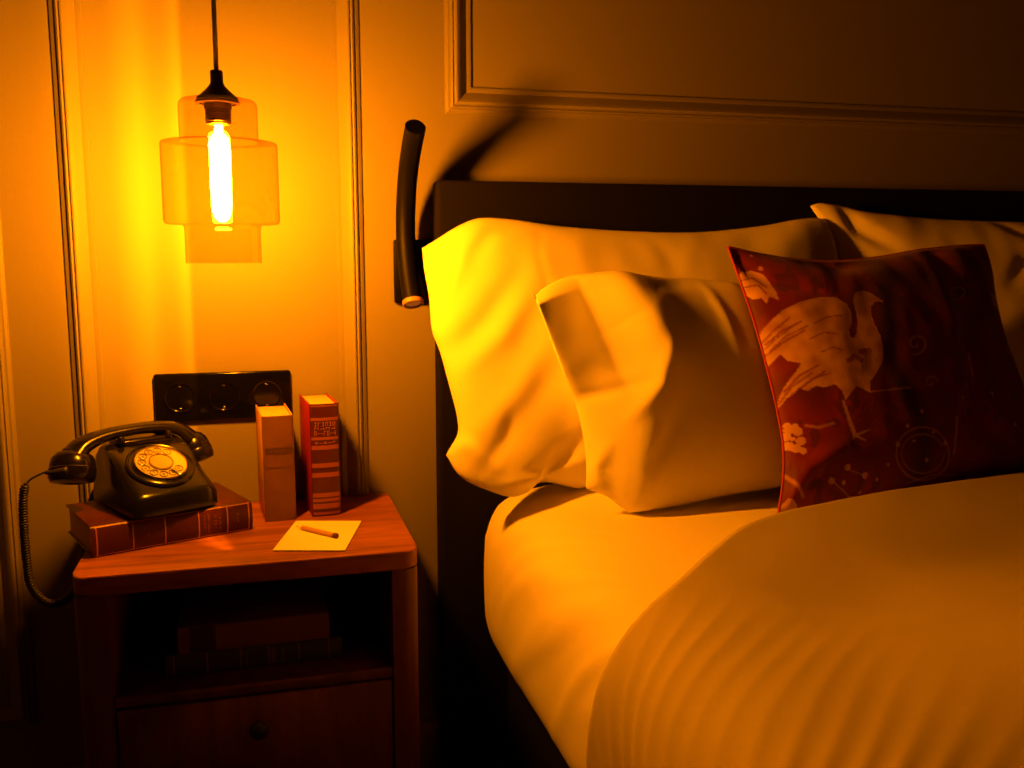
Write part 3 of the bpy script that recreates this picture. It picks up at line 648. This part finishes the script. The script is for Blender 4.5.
# ------------------------------------------------------------------ bed
bed = empty('bed', (1.28, -1.05, 0))
tag(bed, 'double bed with plain black upholstered headboard against the panelled wall', 'bed')
bm = bmesh.new(); box(bm, .302, 2.262, -.070, -.020, .04, 1.117, .006, 3)
obj('headboard', bm, M_head, bed, world=True, auto=50)
bm = bmesh.new(); box(bm, .420, 2.145, -2.03, -.072, .10, .284, .01, 2)
obj('base', bm, M_head, bed, world=True, auto=50)
for lx in (.50, 2.06):
    for ly in (-.18, -1.95):
        bm = bmesh.new(); lathe(bm, [(0, 0), (.020, 0), (.028, .101), (0, .101)], 16, M=T(lx, ly, 0)); obj('leg', bm, M_head, bed, world=True, auto=40)

HALF = [(.398, .2855), (.384, .30), (.374, .34), (.370, .42), (.371, .475), (.377, .522), (.390, .552), (.418, .572), (.48, .582), (.54, .5865), (.60, .590), (.68, .593), (.78, .5955), (.92, .598), (1.08, .5995), (1.28, .600)]
def prof_pts(n):
    full = HALF + [(2.56 - x, z) for x, z in HALF[-2::-1]]
    return catmull([(x, 0, z) for x, z in full], n)
NP = 220
PP = prof_pts(NP)
for _ in range(14):
    PP = [PP[0]] + [(PP[i - 1] + PP[i] * 2 + PP[i + 1]) / 4 for i in range(1, NP)] + [PP[-1]]
PL = [0]
for a, b in zip(PP, PP[1:]): PL.append(PL[-1] + (b - a).length)
def prof_at(s):
    """point and outward normal on the mattress profile at arc length s from the left bottom edge"""
    if s < 0: return Vector((PP[0].x - .0, 0, PP[0].z + s)), Vector((-1, 0, 0))
    if s > PL[-1]: return Vector((PP[-1].x, 0, PP[-1].z - (s - PL[-1]))), Vector((1, 0, 0))
    f = s / PL[-1] * NP; i = min(NP - 1, int(f)); f -= i
    p = PP[i].lerp(PP[i + 1], f)
    t_ = ((PP[min(i + 2, NP)] - PP[max(i - 1, 0)]).normalized() * (1 - f * .5) + (PP[min(i + 3, NP)] - PP[max(i, 0)]).normalized() * f * .5).normalized()
    return p, Vector((-t_.z, 0, t_.x))
def seg_d(p, a, b):
    ab = (b[0] - a[0], b[1] - a[1]); L2 = ab[0] ** 2 + ab[1] ** 2
    t_ = 0 if L2 == 0 else max(0, min(1, ((p[0] - a[0]) * ab[0] + (p[1] - a[1]) * ab[1]) / L2))
    return hypot(p[0] - a[0] - ab[0] * t_, p[1] - a[1] - ab[1] * t_), t_
def poly_d(p, pts):
    n_ = len(pts) - 1; best = (9, 0)
    for i in range(n_):
        d, t_ = seg_d(p, pts[i], pts[i + 1])
        if d < best[0]: best = (d, (i + t_) / n_)
    return best
def fold_at(p, folds):
    h = 0
    for pts, w, a in folds:
        d, t_ = poly_d(p, pts)
        if d < 3 * w: h += a * exp(-(d / w) ** 2) * (sin(pi * min(1, max(0, .12 + .76 * t_))) ** .8)
    return h

# mattress in its fitted sheet
bm = bmesh.new(); NY = 150; rows = []
for j in range(NY + 1):
    v = j / NY; y = -.075 - 1.965 * v
    row = []
    ecc = min(1, v * NY / 3, (1 - v) * NY / 3); ecc = sqrt(max(0, 1 - (1 - ecc) ** 2))
    for i in range(NP + 1):
        s = PL[i]; p, nn = prof_at(s)
        h = -.02 * (1 - ecc) + .0016 * noise.noise(Vector((s * 9, y * 5, 3)))
        h += .032 * exp(-((p.x - .58) / .11) ** 2 - ((y + .20) / .08) ** 2)
        # tension creases running down the side of the fitted sheet
        if s < .55 and y > -.95:
            c = abs(noise.noise(Vector(((s * 1.3 + y) * 11, (s - y * .4) * 2.2, 8.1))))
            h += .005 * exp(-((s - .22) / .16) ** 2) * (1 - min(1, c * 5)) * (0.3 + .7 * (y < -.25))
        q = p + nn * h; q.y = y; row.append(bm.verts.new(q))
    rows.append(row)
for a, b in zip(rows, rows[1:]):
    for k in range(NP): bm.faces.new((a[k], a[k + 1], b[k + 1], b[k]))
bm.faces.new(rows[0][::-1]); bm.faces.new(rows[-1])
for a, b in zip(rows, rows[1:]): bm.faces.new((a[0], b[0], b[-1], a[-1]))
mt = obj('mattress', bm, M_sheet, auto=70)
tag(mt, 'thick mattress in a smooth white fitted sheet, resting on the black bed base', 'mattress')

# duvet
EDGE = [(-.10, -.745), (.02, -.735), (.13, -.730), (.20, -.738), (.26, -.755), (.30, -.742), (.345, -.700), (.41, -.640), (.49, -.560), (.57, -.515), (.68, -.486), (.88, -.446), (1.15, -.410), (1.55, -.385), (3.2, -.385)]
def edge_y(s):
    for (a, ya), (b, yb) in zip(EDGE, EDGE[1:]):
        if s <= b:
            t_ = (s - a) / (b - a); t_ = max(0, t_)
            return ya + (yb - ya) * t_
    return EDGE[-1][1]
def edge_s(s): return sum(edge_y(s + k * .02) for k in range(-2, 3)) / 5
DUV = [  # broad hollows and swells of the quilt: (s, y, radius_s, radius_y, height)
 (.85, -.70, .26, .11, -.024), (.55, -.80, .12, .10, -.016), (.66, -1.12, .18, .15, .072), (1.3, -.95, .35, .12, .012), (1.4, -.60, .4, .12, -.012)]
def duvet_h(s, y):
    d = (edge_s(s) - y)
    if d < 0: d = 0
    r = .034; Tk = .027
    Tk = .027 - .012 * exp(-(max(0, s) / .22) ** 2)
    e_ = sqrt(max(0, 1 - (1 - min(1, d / r)) ** 2))
    h = .012 + Tk * e_ + .008 * e_ * exp(-max(0, d - .03) / .06)
    for a, b, ra, rb, hh in DUV: h += hh * exp(-((s - a) / ra) ** 2 - ((y - b) / rb) ** 2) * e_
    # fine gathered folds fanning out of the hanging corner
    ang = atan2(y + .62, s - .05)
    rad_ = hypot(y + .62, s - .05)
    m_ = exp(-((s - .24) / .13) ** 2) * e_ * (1 / (1 + exp((y + .82) / .03))) * (1 / (1 + exp(-(y + 1.3) / .05)))
    w = (s * .66 - y * .75) * 112 + 4.2 * noise.noise(Vector((s * 5, y * 5, 1)))
    a1 = max(-.2, .65 + 1.1 * noise.noise(Vector((s * 7.1, y * 5.1, 5.5))))
    h += m_ * (.0050 * (1 - abs(sin(w))) ** 1.2 + .0022 * sin(w * .47 + 1)) * (a1 + .4)
    h += .0035 * noise.noise(Vector((s * 5, y * 5, 2))) * e_ + .0012 * noise.noise(Vector((s * 16, y * 12, 4))) * e_
    return h
bm = bmesh.new(); S0, S1 = -.08, PL[-1] + .08; NS, NT = 330, 230; rows = []
def svals():
    out = []; 
    for i in range(NS + 1):
        t_ = i / NS; out.append(S0 + (S1 - S0) * (t_ ** 1.55))
    return out
SV = svals()
for j in range(NT + 1):
    v = (j / NT) ** 1.5; row = []
    for s in SV:
        y0 = edge_s(s); y = y0 + (-2.09 - y0) * v
        p, nn = prof_at(s)
        q = p + nn * duvet_h(s, y) 
        if s < 0: q = Vector((PP[0].x - .03 - duvet_h(s, y) * .4 + .0 * s, 0, PP[0].z + s))
        q.y = y; row.append(bm.verts.new(q))
    rows.append(row)
for a, b in zip(rows, rows[1:]):
    for k in range(NS): bm.faces.new((a[k], a[k + 1], b[k + 1], b[k]))
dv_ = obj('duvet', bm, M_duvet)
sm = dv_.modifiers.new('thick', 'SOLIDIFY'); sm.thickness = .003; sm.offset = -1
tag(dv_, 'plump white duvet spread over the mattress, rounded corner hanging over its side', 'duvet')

# ------------------------------------------------------------------ pillows
from mathutils.bvhtree import BVHTree
def bvh_of(*obs):
    vs, ps = [], []
    for o in obs:
        b = len(vs); vs += [v.co.copy() for v in o.data.vertices]; ps += [[b + i for i in p.vertices] for p in o.data.polygons]
    return BVHTree.FromPolygons(vs, ps)
def settle(ob, nrm, behind=(), under=(), gap=.004, spread=0):
    """press a soft thing against what is behind it and rest it on what is under it"""
    B = bvh_of(*behind) if behind else None; U = bvh_of(*under) if under else None
    for v in ob.data.vertices:
        for _ in range(2):
            if B:
                h = B.ray_cast(v.co + nrm * .5, -nrm, .5 + gap)
                if h[0] is not None: v.co = h[0] + nrm * (gap + .03 * max(0, (h[0] - v.co).dot(nrm)))
            if U:
                zt = None
                for dx, dy in (((0, 0),) if not spread else ((0, 0), (0, -spread), (0, spread), (-spread, 0), (spread, 0))):
                    h = U.ray_cast(v.co + Vector((dx, dy, .3)), Vector((0, 0, -1)), .3 + gap)
                    if h[0] is not None and (zt is None or h[0].z > zt): zt = h[0].z
                if zt is not None: v.co.z = zt + gap + .05 * max(0, zt - v.co.z)
SEAM = []
def pillow(name, D_, m, T_f, T_b, nu=110, nv=90, p=3.0, left_open=0.0, seed=0, amp=.003, nscale=7, shape=None, colour=None, back_m=None, bulge=None, fold_k=1.0, thin=None, parent=None):
    fr = D_['fr']; O = Vector(fr['o']); EX = Vector(fr['ex']); EU = Vector(fr['eu']); EN = Vector(fr['n'])
    to3 = lambda L: [(a, b, 0) for a, b in L]
    top = catmull(to3(D_['top']), nu); bot = catmull(to3(D_['bottom']), nu); lef = catmull(to3(D_['left']), nv); rig = catmull(to3(D_['right']), nv)
    def coons(i, j):
        u = i / nu; v = j / nv
        c = (1 - v) * top[i] + v * bot[i] + (1 - u) * lef[j] + u * rig[j]
        c -= (1 - u) * (1 - v) * top[0] + u * (1 - v) * top[-1] + (1 - u) * v * bot[0] + u * v * bot[-1]
        return c
    bm = bmesh.new(); G = {}
    cols = {}
    for side, Tk in ((1, T_f), (-1, T_b)):
        for i in range(nu + 1):
            for j in range(nv + 1):
                bnd = i in (0, nu) or j in (0, nv)
                if bnd and side == -1: G[(-1, i, j)] = G[(1, i, j)]; continue
                c = coons(i, j); u = i / nu; v = j / nv
                a = max(0, 1 - abs(2 * u - 1) ** p); b = max(0, 1 - abs(2 * v - 1) ** p)
                if left_open and u < .5: a = max(a, left_open * min(1, u * nu / 3))
                th = Tk * (a ** .62) * (b ** .62)
                if thin: th *= thin(u, v, c)
                e_ = min(1, 8 * a) * min(1, 8 * b)
                q2 = (c.x, c.y)
                f = fold_at(q2, D_['folds']) * e_ * fold_k if side == 1 else 0
                nz = (amp * noise.noise(Vector((c.x * nscale, c.y * nscale, seed))) + amp * .45 * noise.noise(Vector((c.x * nscale * 3, c.y * nscale * 2, seed + 9)))) * e_
                h = th + f + nz * 1.5
                dx = 0
                if bulge: bg = bulge(u, v, c); h += bg * side; dx = -.38 * bg
                w3 = O + EX * (c.x + dx) + EU * c.y + EN * (side * h)
                vt = bm.verts.new(w3); G[(side, i, j)] = vt
                if side == 1: cols[(i, j)] = (c.x, c.y)
    order = []
    for side in (1, -1):
        for i in range(nu):
            for j in range(nv):
                vs = [G[(side, i, j)], G[(side, i + 1, j)], G[(side, i + 1, j + 1)], G[(side, i, j + 1)]]
                f = bm.faces.new(vs if side == 1 else vs[::-1])
    idx = {}
    bm.verts.index_update()
    SEAM[:] = [G[(1, i, 0)].index for i in range(nu)] + [G[(1, nu, j)].index for j in range(nv)] + [G[(1, i, nv)].index for i in range(nu, 0, -1)] + [G[(1, 0, j)].index for j in range(nv, 0, -1)]
    o_idx = {k: G[(1,) + k].index for k in cols}
    ob = obj(name, bm, m, parent)
    if colour:
        at = ob.data.color_attributes.new('print', 'FLOAT_COLOR', 'POINT')
        for q_ in at.data: q_.color = (*colour(None), 1)
        for k, ii in o_idx.items(): at.data[ii].color = (*colour(cols[k]), 1)
    return ob

p2 = pillow('pillow', SOFT['P2'], M_cotton, .075, .055, p=3.0, seed=4, amp=.0035)
settle(p2, Vector((0, -1, 0)), (), (mt,))
tag(p2, 'large white bed pillow behind the red patterned cushion, farther from the lamp', 'pillow', 'large back pillows')
p1 = pillow('pillow', SOFT['P1'], M_cotton, .070, .052, p=3.2, left_open=.10, fold_k=.62, seed=1, amp=.0022)
settle(p1, Vector((0, -1, 0)), (p2,), (mt,))
tag(p1, 'large white bed pillow with open case end overhanging the bed edge nearest the lamp', 'pillow', 'large back pillows')
FL = SOFT['P3']['flap']
def flap_t(v, c):
    a, b, c2, d = FL
    tv = min(1, max(0, v / .56))
    lx = a[0] + (d[0] - a[0]) * tv; rx = b[0] + (c2[0] - b[0]) * tv
    t_ = max(0, (c.x - lx) / max(.01, rx - lx))
    fade = 1 - max(0, min(1, (v - .40) / .20)); fade = fade * fade * (3 - 2 * fade)
    return t_, fade
def flapb(u, v, c):
    # turned hem at the top left: stands away from the pillow at its free edge
    t_, fade = flap_t(v, c)
    return .027 * max(0, 1 - t_) * fade * min(1, v * 14)
def flapthin(u, v, c):
    t_, fade = flap_t(v, c)
    if t_ < 1: k = .15 + .35 * t_
    else:
        q = min(1, (t_ - 1) / 1.3); k = .5 + .5 * q * q * (3 - 2 * q)
    return 1 - fade * (1 - k)
p3 = pillow('pillow', SOFT['P3'], M_cotton, .052, .045, nu=130, nv=110, p=3.0, left_open=.06, seed=8, amp=.003, bulge=flapb, thin=flapthin)
settle(p3, Vector(SOFT['P3']['fr']['n']), (p1,), (mt, dv_))
tag(p3, 'smaller white pillow with folded hem, leaning in front of the large pillow nearest the lamp', 'pillow')

# printed red cushion: the crane and flower print is a colour attribute on the cover
CU = SOFT['CU']
def inside(p, poly):
    r = False; n_ = len(poly); j = n_ - 1
    for i in range(n_):
        xi, yi = poly[i]; xj, yj = poly[j]
        if (yi > p[1]) != (yj > p[1]) and p[0] < (xj - xi) * (p[1] - yi) / (yj - yi) + xi: r = not r
        j = i
    return r
BB = [(min(q[0] for q in s[1]), max(q[0] for q in s[1]), min(q[1] for q in s[1]), max(q[1] for q in s[1])) for s in CU['shapes']]
def mixc(a, b, t_): return tuple(x + (y - x) * t_ for x, y in zip(a, b))
RED, REDB, PALE, GOLD = (.11, .005, .005), (.25, .009, .008), (.60, .34, .16), (.55, .24, .09)
def cush(p):
    if p is None: return RED
    n1 = noise.noise(Vector((p[0] * 18, p[1] * 18, 3))); n2 = noise.noise(Vector((p[0] * 60, p[1] * 60, 7)))
    c = mixc(RED, REDB, min(1, max(0, .45 + .9 * n1)))
    if n1 + .6 * n2 > .42: c = mixc(c, (.05, .01, .01), .6)
    dx = p[0] - .19 - .02 * sin(p[1] * 20)
    c = mixc(c, (.035, .008, .006), .8 * exp(-(dx / .022) ** 2))
    for pts, w in CU['lines']:
        d, _ = poly_d(p, pts)
        if d < w * 1.3: c = mixc(c, GOLD, .75 * (1 - d / (w * 1.3)) ** .5)
    for (nm, poly), bb in zip(CU['shapes'], BB):
        if bb[0] - .002 < p[0] < bb[1] + .002 and bb[2] - .002 < p[1] < bb[3] + .002 and inside(p, poly):
            k = .75 if nm in ('bird', 'wingtop') else .6
            c = mixc(PALE, (.42, .18, .07), min(1, max(0, .3 + n2)))
            if nm in ('leg', 'tail'): c = mixc(RED, PALE, .55)
            if nm in ('bird', 'wingtop'):
                for pts, w in CU['feath']:
                    d, _ = poly_d(p, pts)
                    if d < w * 1.2: c = mixc(c, (.22, .03, .015), .8)
    for x, y, r in CU['dots']:
        if hypot(p[0] - x, p[1] - y) < r: c = mixc(c, (.60, .30, .08), .8)
    for x, y, r in CU['flower']:
        if hypot(p[0] - x, p[1] - y) < r: c = (.62, .33, .18)
    return c
M_cush = mat('printed_velvet', RED, .6, bump=.35, bscale=260, spec=.35, sheen=.15)
N, Lk = nt(M_cush); at = N.new('ShaderNodeAttribute'); at.attribute_name = 'print'
Lk.new(at.outputs['Color'], N['Principled BSDF'].inputs['Base Color'])
cu = pillow('cushion', CU, M_cush, .062, .055, nu=330, nv=300, p=2.6, seed=12, amp=.003, nscale=9, colour=cush)
settle(cu, Vector(CU['fr']['n']), (p1, p2, p3), (mt, dv_), .006, .016)
tag(cu, 'square red velvet cushion printed with a pale crane and small flowers', 'cushion')
# piping along the seam
loop = [cu.data.vertices[k].co.copy() for k in SEAM[::3]]; loop.append(loop[0])
bm = bmesh.new(); tube(bm, loop, .0022, 8)
obj('piping', bm, mat('red_piping', (.42, .02, .012), .6), cu)

# ------------------------------------------------------------------ dim ambient and camera
w = bpy.data.worlds.new('night'); bpy.context.scene.world = w; w.use_nodes = True
w.node_tree.nodes['Background'].inputs[0].default_value = (1, .55, .2, 1); w.node_tree.nodes['Background'].inputs[1].default_value = .0
sc = bpy.context.scene
sc.view_settings.view_transform = 'Standard'; sc.view_settings.look = 'None'; sc.view_settings.exposure = 0; sc.view_settings.gamma = 1.0
sc.cycles.max_bounces = 8; sc.cycles.transparent_max_bounces = 16; sc.cycles.use_denoising = True
sc.cycles.caustics_reflective = False; sc.cycles.caustics_refractive = False; sc.cycles.sample_clamp_indirect = 4
cd = bpy.data.cameras.new('camera'); co = bpy.data.objects.new('camera', cd); COL.objects.link(co)
cd.sensor_width = 36; cd.lens = 950 / 1024 * 36; cd.clip_start = .02
co.location = (0, -1.68, 1.0)
co.rotation_euler = (radians(90) - math.atan(134 / 950), 0, radians(-15))
sc.camera = co
